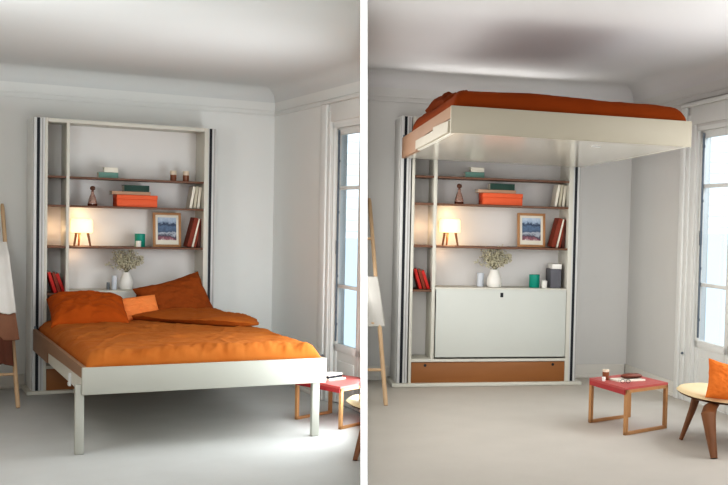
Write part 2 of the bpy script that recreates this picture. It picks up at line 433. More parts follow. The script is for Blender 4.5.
# ------------------------------------------------------------------ wall bed cabinet
def cabinet(r):
    d = DIM[r]; A, H = d['A'], d['H']; YB = .30
    c = thing('bed_cabinet', ROOM[r], 'cream cabinet with walnut shelves and black-slotted guide rails ' + {'L': 'behind the lowered bed', 'R': 'under the raised bed'}[r], 'cabinet')
    in0, in1 = d['in0'], d['in1']
    # guide columns
    for x in (0, A):
        lo, hi = (-.034, .046) if x == 0 else (d['pa'], d['co'])
        s0, s1 = x - .0105, x + .0105
        cl = MB()
        cl.box(lo, s0, -.0, .05, .03, H, .003); cl.box(s1, hi, 0, .05, .03, H, .003); cl.box(lo, hi, .03, .07, .03, H)
        g = cl.build('guide_column', M['rail'], c)
        MB().box(s0 + .0005, s1 - .0005, -.0012, .029, .032, H - .002).build('rail_slot', M['black'], g)
        xg = x + (.028 if x == 0 else .030)
        MB().box(xg - .003, xg + .005, -.002, .0, .035, H - .004).build('rail_groove', M['railgrey'], g)
        # outer cheek from the column back to the wall
        if x == 0: MB().box(lo - .004, lo + .014, .05, D - .002, .03, H, .002).build('outer_cheek', M['wall' if r == 'L' else 'wallR'], c)
        else: MB().box(hi - .014, hi + .004, .05, D - .002, .03, H, .002).build('outer_cheek', M['wall' if r == 'L' else 'wallR'], c)
    MB().box(in0 - .022, in0, .0, D - .004, .03, H, .002).build('side_panel', M['cream'], c)
    MB().box(in1, in1 + .034, .0, D - .004, .03, H, .002).build('side_panel', M['cream'], c)
    MB().box(in0, in1, .0, D - .004, H - .03, H, .002).build('top_panel', M['cream'], c)
    MB().box(in0, in1, YB, YB + .012, d['plank'], H - .03).build('back_panel', M['panel'], c)
    MB().box(d['dv'], d['dv1'], .0, YB, d['plank'], H - .03, .002).build('divider_panel', M['cream'], c)
    th = .016
    for z in d['sh']:
        MB().box(in0, d['dv'], .012, YB, z - th, z, .002).build('shelf', M['shelf'], c)
        MB().box(d['dv1'], in1, .012, YB, z - th, z, .002).build('shelf', M['shelf'], c)
    MB().box(in0, d['dv'], .012, YB, d['desk'] - .02 - th, d['desk'] - .02, .002).build('shelf', M['shelf'], c)
    # bottom plank, writing flap, drawer front, plinth
    pz = d['plank']
    MB().box(in0, in1, -.004, YB, pz - .022, pz, .002).build('bottom_plank', M['cream'], c)
    MB().box(d['dv1'], in1, .005, YB, d['desk'] - .022, d['desk'], .003).build('desk_top', M['cream'], c)
    fl = MB().box(d['dv1'] + .008, in1 - .004, -.008, .012, pz + .014, d['desk'] - .012, .004).build('drop_front_flap', M['flap'], c)
    lx, lz = (d['dv1'] + in1) / 2 - .002, d['desk'] - .055
    MB().box(lx - .012, lx + .012, -.0105, -.004, lz - .018, lz + .018, .009, seg=4).build('finger_hole', M['black'], fl)
    fr = MB().box(in0 + .002, in1 - .002, .004, .024, .03, pz - .026, .002).build('drawer_front', M['caramel'], c)
    for x in (in0 + .11, in1 - .10):
        MB().lathe([(0, 0), (.011, 0), (.011, .002), (0, .002)], mtx=T(x, .003, pz - .05) @ RX(pi / 2), n=16).build('pull_hole', M['black'], fr)
    MB().box(-.072, d['co'] + .05, -.03, D - .004, .002, .03, .004).build('plinth', M['cream'], c)
    return c
cabinet('L'); cabinet('R')

# ------------------------------------------------------------------ beds
def BEDM(r):
    if r == 'L': return ROOM[r] @ T(-.0346, -.0607, 0)
    # the hoisted frame hangs very slightly out of level
    return ROOM[r] @ T(-.0346, -.0607 - 2.3492, 1.9708) @ RY(radians(.6)) @ RX(radians(-.75)) @ T(0, 2.3492, -1.9708)
def bed(r):
    if r == 'L': x0, W, y0, L, top, bot, lab = -.0346, 1.5, .0607, 2.4888, .5289, .3644, 'cream-fronted fold-down double bed frame lowered onto two square legs'
    else: x0, W, y0, L, top, bot, lab = -.0346, 1.4616, .0607, 2.3492, 1.9708, 1.815, 'cream bed frame raised to the ceiling with its legs folded flat'
    b = thing('lift_bed', BEDM(r), lab, 'bed')
    t = .026; h = top - bot
    for k, xs in enumerate((0, W - t)):
        # stepped side rail: deep bracket at the wall end, slim rail beyond
        bk_ = bot - .002 if k == 0 else bot + .012
        poly = [(0, bk_), (0, top), (-L + .03, top), (-L + .03, top - .068), (-L * .70, top - .075), (-.86, top - .088), (-.85, bk_)]
        MB().prism(poly, 'x', xs, xs + t).build('side_rail', M['taupe'], b)
        # inner cream rail below
        if r == 'L' and k == 0 or True:
            xi = xs + .006 if k == 0 else xs - .002 + .0
            poly2 = [(-.87, top - .088), (-.87, bot), (-L + .03, bot), (-L + .03, top - .07)]
            MB().prism(poly2, 'x', xi, xi + .02).build('inner_rail', M['cream'], b)
    fp = MB().box(-.004, W + .004, -L, -L + .03, bot, top, .004).build('foot_panel', M['bedcream' if r == 'L' else 'bedcreamR'], b)
    MB().box(t, W - t, -L + .03, -.002, bot + .001, bot + .022).build('base_panel', M['gloss'], b)
    MB().box(t, W - t, -.024, -.002, bot + .022, top - .02, .002).build('head_rail', M['taupe'], b)
    # hinge post hook where the rail meets the guide column
    MB().box(.006, .02, -.012, .004, top - .004, top + .022, .003).build('rail_hook', M['steel'], b)
    MB().box(W - .02, W - .006, -.012, .004, top - .004, top + .022, .003).build('rail_hook', M['steel'], b)
    if r == 'L':
        for k, xc in enumerate((-.012, W - .055)):
            lg = MB(); xa = xc - .024
            lg.box(xa, xa + .05, -L + .032, -L + .076, .002, bot + (.06 if k == 0 else -.002), .004)
            o = lg.build('leg', M['bedcream'], b)
            if k == 0: pass
        MB().box(-.01, .006, -1.98, -1.955, bot - .004, bot + .07, .003).box(-.012, .004, -1.995, -1.94, bot - .012, bot + .008, .003).build('leg_latch', M['rail'], b)
    else:
        for k, xs in enumerate((-.014, W - .028)):
            lg = MB(); 
            poly = [(-.90, top - .092), (-.90, bot + .004), (-1.70, bot + .004), (-2.30, bot + .006), (-2.31, top - .085), (-1.72, top - .072), (-1.70, top - .095)]
            lg.prism(poly, 'x', xs, xs + .042).build('leg', M['bedcreamR'], b)
        MB().box(W * .64, W * .64 + .05, -L + .35, -L + .31, bot - .004, bot + .004, .001).build('pull_tab', M['rail'], b)
    return b, (x0, W, y0, L, top, bot)
bedL, BL = bed('L'); bedR, BR = bed('R')

def fbm(x, y, s, seed=0.0):
    return noise.fractal(Vector((x * s + seed, y * s - seed, seed)), 1.0, 2.1, 3)

def mattress(r, B):
    x0, W, y0, L, top, bot = B
    zt = top + (.035 if r == 'L' else .035)
    m_ = MB().box(.03, W - .03, -L + .036, -.03 if r == 'L' else -.42, bot + .023, zt, .035, seg=4)
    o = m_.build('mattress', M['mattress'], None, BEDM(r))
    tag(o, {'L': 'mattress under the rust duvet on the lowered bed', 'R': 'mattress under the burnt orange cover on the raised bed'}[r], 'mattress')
mattress('L', BL); mattress('R', BR)

def sm(a, b, x):
    t = max(0, min(1, (x - a) / (b - a))); return t * t * (3 - 2 * t)

def duvet_left():
    x0, W, y0, L, top, bot = BL
    xa, xb, ya, yb = .022, W - .018, -L + .028, -.16
    def f(u, v):
        # u across, v from foot to head; edges tuck down to the rail
        x = xa + (xb - xa) * u; y = ya + (yb - ya) * v
        ex = min(u, 1 - u) * (xb - xa); ey = min(v, 1) * (yb - ya)
        def edge(e, w=.11): 
            t = max(0, min(1, e / w)); return (1 - (1 - t) ** 2.4) ** .55
        k = edge(ex, .10) * edge(ey, .15)
        crown = .012 * sin(pi * u) + .006 * fbm(x, y, 1.3, 3)
        wr = .006 * fbm(x + .35 * y, y * .6, 2.6, 1.7) + .003 * fbm(x * 1.2 - y * .4, y * .7 + x * .5, 7.0, 5)
        # long soft diagonal creases and sharper ridges
        wr += .006 * sin(9 * (x * .55 + y) + 2.5 * fbm(x, y, 1.6, 8)) * sm(.1, .4, v)
        rg = 1 - abs(fbm(x * .9 + y * .5, y * .9 - x * .5, 3.0, 12)); wr += .006 * max(0, rg - .72) / .28
        rg2 = 1 - abs(fbm(x * 1.6 - y * .5, y * .55, 2.2, 21)); wr += .004 * max(0, rg2 - .8) / .2
        # gathers above the foot panel
        g = (1 - sm(.03, .30, ey)) * sm(.0, .03, ey)
        q_ = x - .45 * ey
        wr += g * (.003 * sin(46 * q_ + 9 * fbm(x, 0, 3, 2)) + .013 * fbm(q_, ey * .4, 15, 4) + .008 * (1 - abs(fbm(q_, 0, 9, 7)))) * (.45 + .55 * u)
        hh = .082 + crown + wr * 1.2
        z = top - .012 + (hh + .012) * k
        out = -.006 * (1 - k)
        yy = y - g * .006 * fbm(x, 0, 12, 9)
        return (x, yy, z)
    mb = MB(); mb.grid(f, 190, 240)
    o = mb.build('duvet', M['duvet'], None, ROOM['L'] @ T(x0, -y0, 0), angle=80)
    tag(o, 'rust orange crumpled duvet spread over the lowered bed', 'duvet')
    so = o.modifiers.new('t', 'SOLIDIFY'); so.thickness = .012; so.offset = -1
    # turned-back top edge lying diagonally: closed roll with a dark underside
    path = [(.36, -.14), (.53, -.32), (.72, -.60), (.88, -.86), (1.03, -1.05), (1.19, -1.19), (1.33, -1.20), (1.43, -1.08)]
    back = [(.50, -.04), (.72, -.045), (.96, -.09), (1.12, -.20), (1.24, -.38), (1.33, -.60), (1.40, -.78), (1.455, -.92)]
    def P(lst, t):
        t = t * (len(lst) - 1); i = min(int(t), len(lst) - 2); q = t - i
        a, b = lst[i], lst[i + 1]
        # smooth with neighbours
        p0 = lst[max(i - 1, 0)]; p3 = lst[min(i + 2, len(lst) - 1)]
        def cr(k): 
            return .5 * (2 * a[k] + (b[k] - p0[k]) * q + (2 * p0[k] - 5 * a[k] + 4 * b[k] - p3[k]) * q * q + (3 * a[k] - p0[k] - 3 * b[k] + p3[k]) * q ** 3)
        return cr(0), cr(1)
    def g(u, v):
        fx, fy = P(path, u); bx, by = P(back, u)
        # v: 0 top-back -> .62 front edge top -> 1 tucked under
        if v < .7: q = v / .7; lift = 1
        else: q = 1 - (v - .7) / .3 * .10; lift = 0
        x = bx + (fx - bx) * q; y = by + (fy - by) * q
        base = top + .092 + .010 * sin(pi * u)
        h = .044 + .014 * fbm(x, y, 3.5, 6) + .010 * sin(14 * u + 5 * q) + .012 * max(0, .3 - abs(fbm(x, y, 5, 14))) / .3 * (1 - q * .5)
        h *= (1 - .55 * sm(.82, 1, u))
        roll = (v / .7) ** 6 if v < .7 else 1
        if v < .7: z = base + h * (1 - .42 * roll) + .012 * fbm(x * 2, y * 2, 4, 2) * (1 - roll)
        else: z = base + h * .58 - (h * .58 - .004) * sm(.7, .85, v)
        return (x - x0, y + y0, z)
    mb = MB(); mb.grid(g, 90, 50)
    f2 = mb.build('turned_back_edge', M['fold'], o, angle=80)
    s2 = f2.modifiers.new('t', 'SOLIDIFY'); s2.thickness = .01; s2.offset = -1
    f2['label'] = 'turned-back upper edge of the duvet'
duvet_left()

def cover_right():
    x0, W, y0, L, top, bot = BR
    def f(u, v):
        xa, xb, ya, yb = .012, W - .014, -L + .02, -.40
        x = xa + (xb - xa) * u; y = ya + (yb - ya) * v
        ex = min(u, 1 - u) * (xb - xa); ey = min(v, 1 - v) * (yb - ya)
        def edge(e, w): 
            t = max(0, min(1, e / w)); return (1 - (1 - t) ** 2.6) ** .5
        k = edge(ex, .09) * edge(ey, .10)
        bulge = 0.10 + .012 * sin(pi * u) - .012 * u + .008 * fbm(x, y, 2.4, 4) + .004 * fbm(x, y, 7, 1)
        bulge += .03 * math.exp(-((u - .12) / .12) ** 2) * sm(.55, .8, v)
        return (x, y, top - .015 + (bulge + .015) * k)
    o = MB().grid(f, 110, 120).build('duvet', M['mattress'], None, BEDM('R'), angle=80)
    so = o.modifiers.new('t', 'SOLIDIFY'); so.thickness = .012; so.offset = -1
    tag(o, 'burnt orange bed cover stretched over the raised bed', 'duvet')
cover_right()

def pillow_mesh(w, h, t, seed, crease=.012, pinch=.10, flange=0.0):
    mb = MB()
    for s in (1, -1):
        def f(u, v, s=s):
            a, b = 2 * u - 1, 2 * v - 1
            prof = max(0, (1 - abs(a) ** 3.2)) ** .55 * max(0, (1 - abs(b) ** 3.2)) ** .55
            # edges bow in between the corners
            x = a * w / 2 * (1 - pinch * (1 - b * b) * .55 * abs(a)); y = b * h / 2 * (1 - pinch * (1 - a * a) * .55 * abs(b))
            cr = crease * fbm(a + .6 * b * (1 if a > 0 else -1), b, 2.2, seed + s) + crease * .6 * fbm(a * .7 + b, b - a * .4, 5, seed + 3)
            rg = max(0, .25 - abs(fbm(a * .8 + b * .5, b * .9 - a * .3, 1.5, seed + 9 + s))) / .25
            cr += crease * .55 * rg * (a * a + b * b) ** .5
            z = s * (t / 2 * prof + cr * prof ** .4)
            if prof == 0: z = 0
            return (x, y, z)
        mb.grid(f, 60, 54)
    bmesh.ops.remove_doubles(mb.bm, verts=mb.bm.verts, dist=1e-5)
    bmesh.ops.recalc_face_normals(mb.bm, faces=mb.bm.faces)
    return mb

def pillow(name, r, M_, size, seed, material, label, cat='pillow', crease=.014, pinch=.1):
    mb = pillow_mesh(*size, seed, crease, pinch)
    o = mb.build(name, material, None, ROOM[r] @ M_, angle=85)
    sd = o.modifiers.new('s', 'SUBSURF'); sd.levels = 1; sd.render_levels = 1
    return tag(o, label, cat)
pillow('pillow', 'L', T(.298, -.50, .690) @ RZ(radians(-3)) @ RX(radians(20)), (.56, .52, .25), 11, M['pillow'], 'plump rust orange pillow at the left of the lowered bed', crease=.018)
pillow('pillow', 'L', T(1.03, -.22, .695) @ RX(radians(58)) @ RZ(radians(17)), (.57, .55, .20), 23, M['pillow2'], 'brownish rust pillow propped on its corner at the right of the lowered bed', crease=.02, pinch=.2)
pillow('cushion', 'L', T(.675, -.38, .705) @ RZ(radians(6)) @ RX(radians(60)) @ RZ(radians(7)), (.34, .20, .11), 31, M['apricot'], 'small apricot cushion between the two rust pillows on the lowered bed', 'cushion', crease=.008)
pillow('pillow', 'R', T(.27, -.95, 2.10) @ RX(radians(2)), (.40, .90, .20), 41, M['mattress'], 'burnt orange pillow at the head of the raised bed', crease=.02)

# ------------------------------------------------------------------ small things on the shelves
def book(name, m, w, h, t, cover, label, group=None, cat='book', pages='paper'):
    """standing book: thickness t along x, depth w along y (spine towards -y), height h along z"""
    o = thing(name, m, label, cat, group)
    c = MB().box(0, .0025, 0, w, 0, h, .001).box(t - .0025, t, 0, w, 0, h, .001).box(0, t, 0, .003, 0, h, .001)
    c.build('cover', M[cover], o)
    MB().box(.0028, t - .0028, .004, w - .005, .004, h - .004).build('pages', M[pages], o)
    return o
def flatbook(m, w, dp, t, cover, label, name='book', cat='book'):
    o = thing(name, m, label, cat)
    c = MB().box(0, w, 0, dp, 0, .003, .001).box(0, w, 0, dp, t - .003, t, .001).box(0, w, 0, .003, 0, t, .001)
    c.build('cover', M[cover], o)
    MB().box(.004, w - .004, .004, dp - .006, .0032, t - .0032).build('pages', M['paper'], o)
    return o

def lean(x, y, z, ang, t):
    # leaning to the right on the lower right edge
    return T(x, y, z) @ RY(ang)

def items(r):
    R = ROOM[r]; d = DIM[r]; zs = d['zs']; s = CAB[r]; k = (d['in1'] - d['dv1']) / (DIM['L']['in1'] - DIM['L']['dv1'])
    S1, S2, S3 = [z + .0006 for z in d['sh']]; DK = d['desk'] + .0006
    X = (lambda x: x) if r == 'L' else (lambda x: d['dv1'] + (x - .227) * k)
    # top shelf
    flatbook(R @ T(X(.455), .09, S1), .150 * k, .10, .046 * zs, 'tealbook', f'pale teal book lying on the top shelf, {s}')
    flatbook(R @ T(X(.498), .095, S1 + .047 * zs), .105 * k, .085, .040 * zs, 'whitecover', f'small white book lying on the pale teal book, {s}')
    if r == 'L':
        for q, (x, lab) in enumerate(((1.045, 'left one of the two small amber candle jars on the top shelf'), (1.148, 'right one of the two small amber candle jars on the top shelf'))):
            j = thing('candle_jar', R @ T(x, .12, S1), lab, 'candle', 'candle jars on the top shelf')
            MB().lathe([(0, 0), (.024, 0), (.025, .004), (.025, .05), (.0235, .05), (.0235, .004), (0, .004)], n=20).build('jar', M['candle'], j)
            MB().lathe([(.0245, .0505), (.026, .051), (.026, .082), (.024, .086), (0, .086)], n=20).build('lid', M['candlewax'], j)
    # second shelf
    b = thing('decanter', R @ T(X(.415), .12, S2), f'tapered pink amber glass bottle with a round stopper, {s}', 'bottle')
    MB().lathe([(0, .004), (.034, .004), (.036, .012), (.033, .035), (.022, .075), (.012, .098), (.011, .112), (.014, .116), (0, .118)], n=24).build('bottle_body', M['amber'], b)
    MB().lathe([(0, 0), (.035, 0), (.037, .004), (.037, .016), (0, .018)], n=24).build('bottle_base', M['darkamber'], b)
    MB().lathe([(0, .116), (.009, .116), (.009, .124), (.019, .133), (.0205, .143), (.017, .154), (.008, .160), (0, .161)], n=20).build('stopper', M['stopper'], b)
    ob = thing('storage_box', R @ T(X(.59), .05, S2), f'bright orange box on the middle shelf, {s}', 'box')
    MB().box(0, .315 * k, 0, .18, 0, .062 * zs, .003).build('box_base', M['orangebox'], ob)
    MB().box(-.002, .317 * k, -.002, .182, .0625 * zs, .098 * zs, .003).build('lid', M['orangebox'], ob)
    MB().box(-.006, .0, .03, .15, .02, .075, .001).build('end_plate', M['orangedark'], ob)  # darker orange plate on the left end
    fb = flatbook(R @ T(X(.555), .07, S2 + .0985 * zs), .300 * k, .15, .028 * zs, 'tan', f'tan book lying on the bright orange box, {s}')
    flatbook(R @ T(X(.65), .075, S2 + .127 * zs), .195 * k, .13, .052 * zs, 'darkgreen', f'dark green book on top of the tan book and orange box, {s}')
    xs = X(1.165)
    labs = ['left one', 'middle one', 'right one']
    for q in range(3):
        h = (.187, .190, .183)[q] * zs; a = radians((9, 7, 5)[q])
        book('book', R @ lean(xs + q * .034 * k, .06 + .012 * q, S2 + .028 * sin(a), a, .026), .14, h, .023, ('whitecover', 'ivory2', 'whitecover')[q],
             f'{labs[q]} of the three ivory books leaning right on the middle shelf, {s}', f'ivory books {s}')
    # third shelf: lamp, frame, rust books
    lx = X(.336) + (0 if r == 'L' else .012)
    lamp = thing('table_lamp', R @ T(lx, .12, S3), f'lit table lamp with rounded white shade on wooden legs, {s}', 'lamp')
    z0, z1, rr = .108 * zs, .222 * zs, .083 * k
    MB().lathe([(0, z0 + .004), (rr * .9, z0), (rr * .99, z0 + .006), (rr, z0 + .02), (rr * .97, z1 - .018), (rr * .90, z1 - .004), (rr * .8, z1), (0, z1 + .003)], n=36).build('lamp_shade', M['shade'], lamp)
    for q, (ax, ay) in enumerate(((-.055, -.03), (.055, -.03), (-.012, .055))):
        MB().tube([(ax * .75, ay * .75, z0 + .01), (ax * 1.12, ay * 1.12, 0.0)], .008, 10, rads=[.011, .007]).build('leg', M['walnut'], lamp)
    lt = bpy.data.lights.new('lamp_bulb', 'POINT'); lt.energy = 0.9; lt.color = (1, .70, .40); lt.shadow_soft_size = .04
    lo = bpy.data.objects.new('lamp_bulb', lt); COL.objects.link(lo); lo.matrix_world = R @ T(lx, .15, S3 + .075 * zs)
    lt2 = bpy.data.lights.new('lamp_glow', 'POINT'); lt2.energy = 0.35; lt2.color = (1, .72, .42); lt2.shadow_soft_size = .05
    lo2 = bpy.data.objects.new('lamp_glow', lt2); COL.objects.link(lo2); lo2.matrix_world = R @ T(lx, .21, S3 + .262 * zs)
    for nm, gx, gy, gz, ge in (('bay_glow', (d['in0'] + d['dv']) / 2, .2, S3 + .14, .28), ('under_shelf_glow', lx - .05, .22, S3 - .07, .16)):
        l3 = bpy.data.lights.new(nm, 'POINT'); l3.energy = ge; l3.color = (1, .66, .40); l3.shadow_soft_size = .03
        o3 = bpy.data.objects.new(nm, l3); COL.objects.link(o3); o3.matrix_world = R @ T(gx, gy, gz)
    # frame leaning on the back panel
    fx, fw, fh = X(.902), .228 * k, .292 * zs
    fr = thing('picture_frame', R @ T(fx, .175, S3) @ RX(radians(-6)), f'light wood framed print of hazy blue buildings, {s}', 'picture')
    e = .020
    f_ = MB().box(0, fw, 0, .018, 0, e, .002).box(0, fw, 0, .018, fh - e, fh, .002).box(0, e, 0, .018, e, fh - e, .002).box(fw - e, fw, 0, .018, e, fh - e, .002)
    f_.build('frame', M['wood'], fr)
    MB().box(e, fw - e, .008, .014, e, fh - e).build('mat_board', M['whitecover'], fr)
    pb = MB().box(-.5, .5, -.5, .5, -.5, .5)
    pb.transform(T(fw / 2, .0065, fh * .53) @ Matrix.Diagonal((fw * .66, .002, fh * .66, 1)))
    pb.build('print', M['print'], fr)
    xs = X(1.153)
    for q in range(4):
        h = (.255, .250, .248, .240)[q] * zs; a = radians((14, 12.5, 11, 4)[q]); t = (.036, .016, .020, .026)[q]
        off = (0, .039, .057, .084)[q] * k
        book('book', R @ lean(xs + off, .07, S3 + t * sin(a), a, t), .15, h, t - .002, ('rustcover', 'whitecover', 'rustcover', 'darkcover')[q],
             ('thick rust brown book leaning right beside the framed print', 'thin cream book leaning behind the thick rust book', 'thin rust book leaning beside the thin cream book', 'dark brown book standing against the side panel')[q] + f', {s}', f'rust books {s}')
    # red books in the narrow left bay
    zb = d['desk'] - .02 + .0006
    for q in range(3):
        a = radians(-(17, 17, 19)[q]); h = (.172, .168, .160)[q] * zs; t = .026
        xq = d['in0'] + .058 + q * .031
        book('book', R @ T(xq, .05, zb) @ RY(a) , .15, h, t - .002, ('redcover', 'rustcover', 'redcover')[q],
             f'{("left","middle","right")[q]} one of the three red books leaning left in the narrow bay, {s}', f'red books {s}')
    # vase and dried flowers on the desk top
    vx = X(.678) + (0 if r == 'L' else .03)
    va = thing('vase', R @ T(vx, .11, DK), f'round white ceramic vase on the desk top, {s}', 'vase')
    vs = zs * (1.0 if r == 'L' else 1.03)
    MB().lathe([(0, .0), (.040, 0), (.046, .004), (.054, .03), (.054, .055), (.048, .085), (.036, .115), (.030, .135), (.031, .146), (.027, .146), (.026, .13), (.03, .11), (.04, .08), (.04, .02), (0, .012)], n=32, ).transform(Matrix.Diagonal((k * (1 if r == 'L' else 1.1), 1 if r == 'L' else 1.15, vs, 1))).build('vase_body', M['white'], va)
    bq = thing('dried_flowers', R @ T(vx, .11, DK + .018), f'airy bunch of dried cream flowers in the white vase, {s}', 'flowers')
    rnd = random.Random(5)
    st = MB(); bl = MB(); tips = []
    for i in range(46):
        an = rnd.uniform(0, 2 * pi); sp = rnd.uniform(.25, 1.0)
        ex = cos(an) * sp * .165 * k; ey = sin(an) * sp * .09; ez = (.345 - .14 * sp ** 2) * zs * rnd.uniform(.82, 1.0)
        p0 = (rnd.uniform(-.012, .012), rnd.uniform(-.012, .012), .004); p1 = (ex * .10, ey * .10, .13 * zs)
        p2 = (ex * .52, ey * .52, .13 * zs + (ez - .13 * zs) * .6); p3 = (ex, ey, ez)
        st.tube([p0, p1, p2, p3], .0012, 5)
        for j in range(13):
            q = rnd.uniform(.35, 1.05)
            bx_ = p1[0] + (p3[0] - p1[0]) * q + rnd.gauss(0, .013); by_ = p1[1] + (p3[1] - p1[1]) * q + rnd.gauss(0, .012); bz_ = p1[2] + (p3[2] - p1[2]) * (q ** .9) + rnd.gauss(0, .012)
            tips.append((bx_, by_, bz_))
            if j % 3 == 0: st.tube([(p1[0] + (p3[0] - p1[0]) * q * .8, p1[1] + (p3[1] - p1[1]) * q * .8, p1[2] + (p3[2] - p1[2]) * q * .8), (bx_, by_, bz_)], .0007, 4)
    for (x, y, z) in tips:
        b = bmesh.new(); bmesh.ops.create_icosphere(b, subdivisions=1, radius=rnd.uniform(.0042, .0082)); b.transform(T(x, y, z)); bl._merge(b)
    st.build('stems', M['stem'], bq); tag(bl.build('blossoms', M['blossom'], bq), kind='stuff')
    def cup(name, x, y, z, rad, h, material, label, cat, grp=None):
        c = MB().lathe([(0, 0), (rad * .93, 0), (rad * .97, .003), (rad, h), (rad - .003, h), (rad * .93 - .003, .006), (0, .006)], n=26)
        return tag(c.build(name, M[material], None, R @ T(x, y, z)), label, cat)
    if r == 'L':
        cup('pale_cylinder', .586, .11, DK, .021, .115, 'bluewhite', 'slim pale blue white cup left of the white vase on the desk top', 'cup')
        cup('glass_tumbler', .541, .12, DK, .013, .06, 'greyglass', 'small smoky glass at the far left of the desk top', 'glass')
        cup('cup', .788, .14, S3, .041, .108, 'teal', 'tall teal cup on the lowest shelf behind the lowered bed', 'cup')
        cup('cup', .762, .065, S3, .021, .05, 'white', 'small white cup in front of the teal cup', 'cup')
        MB()
    else:
        cup('cup', 1.082, .12, DK, .043, .106, 'teal', 'tall teal cup on the desk top under the raised bed', 'cup')
        cup('cup', 1.155, .07, DK, .023, .06, 'white', 'small white cup between the teal cup and the grey box', 'cup')
        gb = thing('magazine_file', R @ T(1.205, .06, DK), 'grey file box with a white top standing at the right of the desk top', 'box')
        MB().box(0, .088, 0, .17, 0, .155, .003).build('file_body', M['slate'], gb)
        MB().box(.012, .092, .004, .165, .156, .198, .003).build('file_top', M['white'], gb)
        cup('pale_cylinder', X(.612), .19, DK, .03, .11, 'bluewhite', 'pale cylinder for a reflection half hidden behind the white vase under the raised bed', 'cup')  # pale reflection left of the vase, built as a solid cylinder
items('L'); items('R')

# ------------------------------------------------------------------ ladders with textiles
def ladder(r):
    R = ROOM[r]
    if r == 'L': f0, f1, lab = Vector((-.19, -.605, 0)), Vector((-.219, .375, 1.50)), 'wooden ladder leaning on the back wall at the far left of the left room'
    else: f0, f1, lab = Vector((-.206, -.871, 0)), Vector((-.236, .375, 1.47)), 'wooden ladder leaning on the back wall beside the dividing wall, right room'
    l = thing('ladder', R, lab, 'ladder')
    def P(t): return f0.lerp(f1, t)
    def side(mb): return clip_right(mb, R) if r == 'R' else mb
    def stile(off0, off1):
        a = f0 + Vector((off0, 0, 0)); b = f1 + Vector((off1, 0, 0))
        mb = MB(); dirv = (b - a).normalized()
        mb.tube([a, a.lerp(b, .02), a.lerp(b, .98), b], .017, 12, rads=[.013, .016, .015, .011]); return mb
    o = side(stile(0, 0))
    o.build('stile', M['woodlight'], l)
    if r == 'L': stile(-.46, -.40).build('stile', M['woodlight'], l)
    for t in (.155, .365, .575, .785):
        p = P(t); q = p + Vector((-.455 + .055 * t, 0, 0))
        mb = side(MB().tube([p, q], .011, 10))
        if not mb.empty(): mb.build('rung', M['woodlight'], l)
    return P
PL = ladder('L'); PR = ladder('R')

def drape(r, name, P, t, xr, w, front, back, material, label, cat, seed, skew=0, thick=.006, amp=.012, flare=0.0, slope=.62, fwd=0.0):
    """cloth folded over the rung at parameter t: front flap hangs on the viewer's side"""
    R = ROOM[r]; p = P(t); tot = front + back
    def f(u, v):
        x = p.x + xr - w * u
        s = v * tot
        wv = amp * (sin(u * 13 + seed) + .7 * fbm(u * 3, v * 1.5, 2, seed))
        rad = .016
        if s < front - .02:
            y = p.y - rad - .012 - fwd * sm(0, .1, front - s) - .035 * sm(0, .12, front - s) - slope * (front - s) - abs(wv) * .8 * (1 - v * tot / front * .6); z = p.z + rad - (front - s)
            x += skew * (1 - s / front) + flare * (1 - s / front) * (.5 - u)
            z += .02 * fbm(u * 2, 0, 2, seed) * (1 - s / front)
        elif s < front + .03:
            q = (s - front + .02) / .05
            y = p.y - (rad + .006) * cos(pi * q); z = p.z + rad * 1.0 + .008 * sin(pi * q)
        else:
            y = p.y + rad + .006 + abs(wv) * .4; z = p.z + rad - (s - front - .03)
        return (x, y, z)
    mb = MB().grid(f, 36, 60)
    if r == 'R': clip_right(mb, R, .008)
    o = mb.build(name, material, None, R, angle=80)
    so = o.modifiers.new('t', 'SOLIDIFY'); so.thickness = thick; so.offset = 0
    return tag(o, label, cat)
drape('L', 'towel', PL, .785, .008, .34, .52, .30, M['towel'], 'white cloth hanging from the upper rung of the left ladder', 'towel', 1.0, skew=.03, flare=.0, amp=.012, fwd=.045)
drape('L', 'blanket', PL, .575, .015, .42, .40, .28, M['browncloth'], 'pinkish brown cloth hanging from the middle rung of the left ladder', 'cloth', 2.5, skew=.03, amp=.022)
drape('L', 'blanket', PL, .365, -.01, .36, .26, .10, M['darkcloth'], 'dark chestnut cloth hanging below the pinkish brown cloth, left ladder', 'cloth', 4.2, skew=.0, amp=.02)
drape('R', 'towel', PR, .575, .012, .34, .34, .25, M['shadedtowel'], 'white cloth hanging from the ladder beside the dividing wall', 'towel', 3.3, skew=.02, flare=.03, amp=.02)

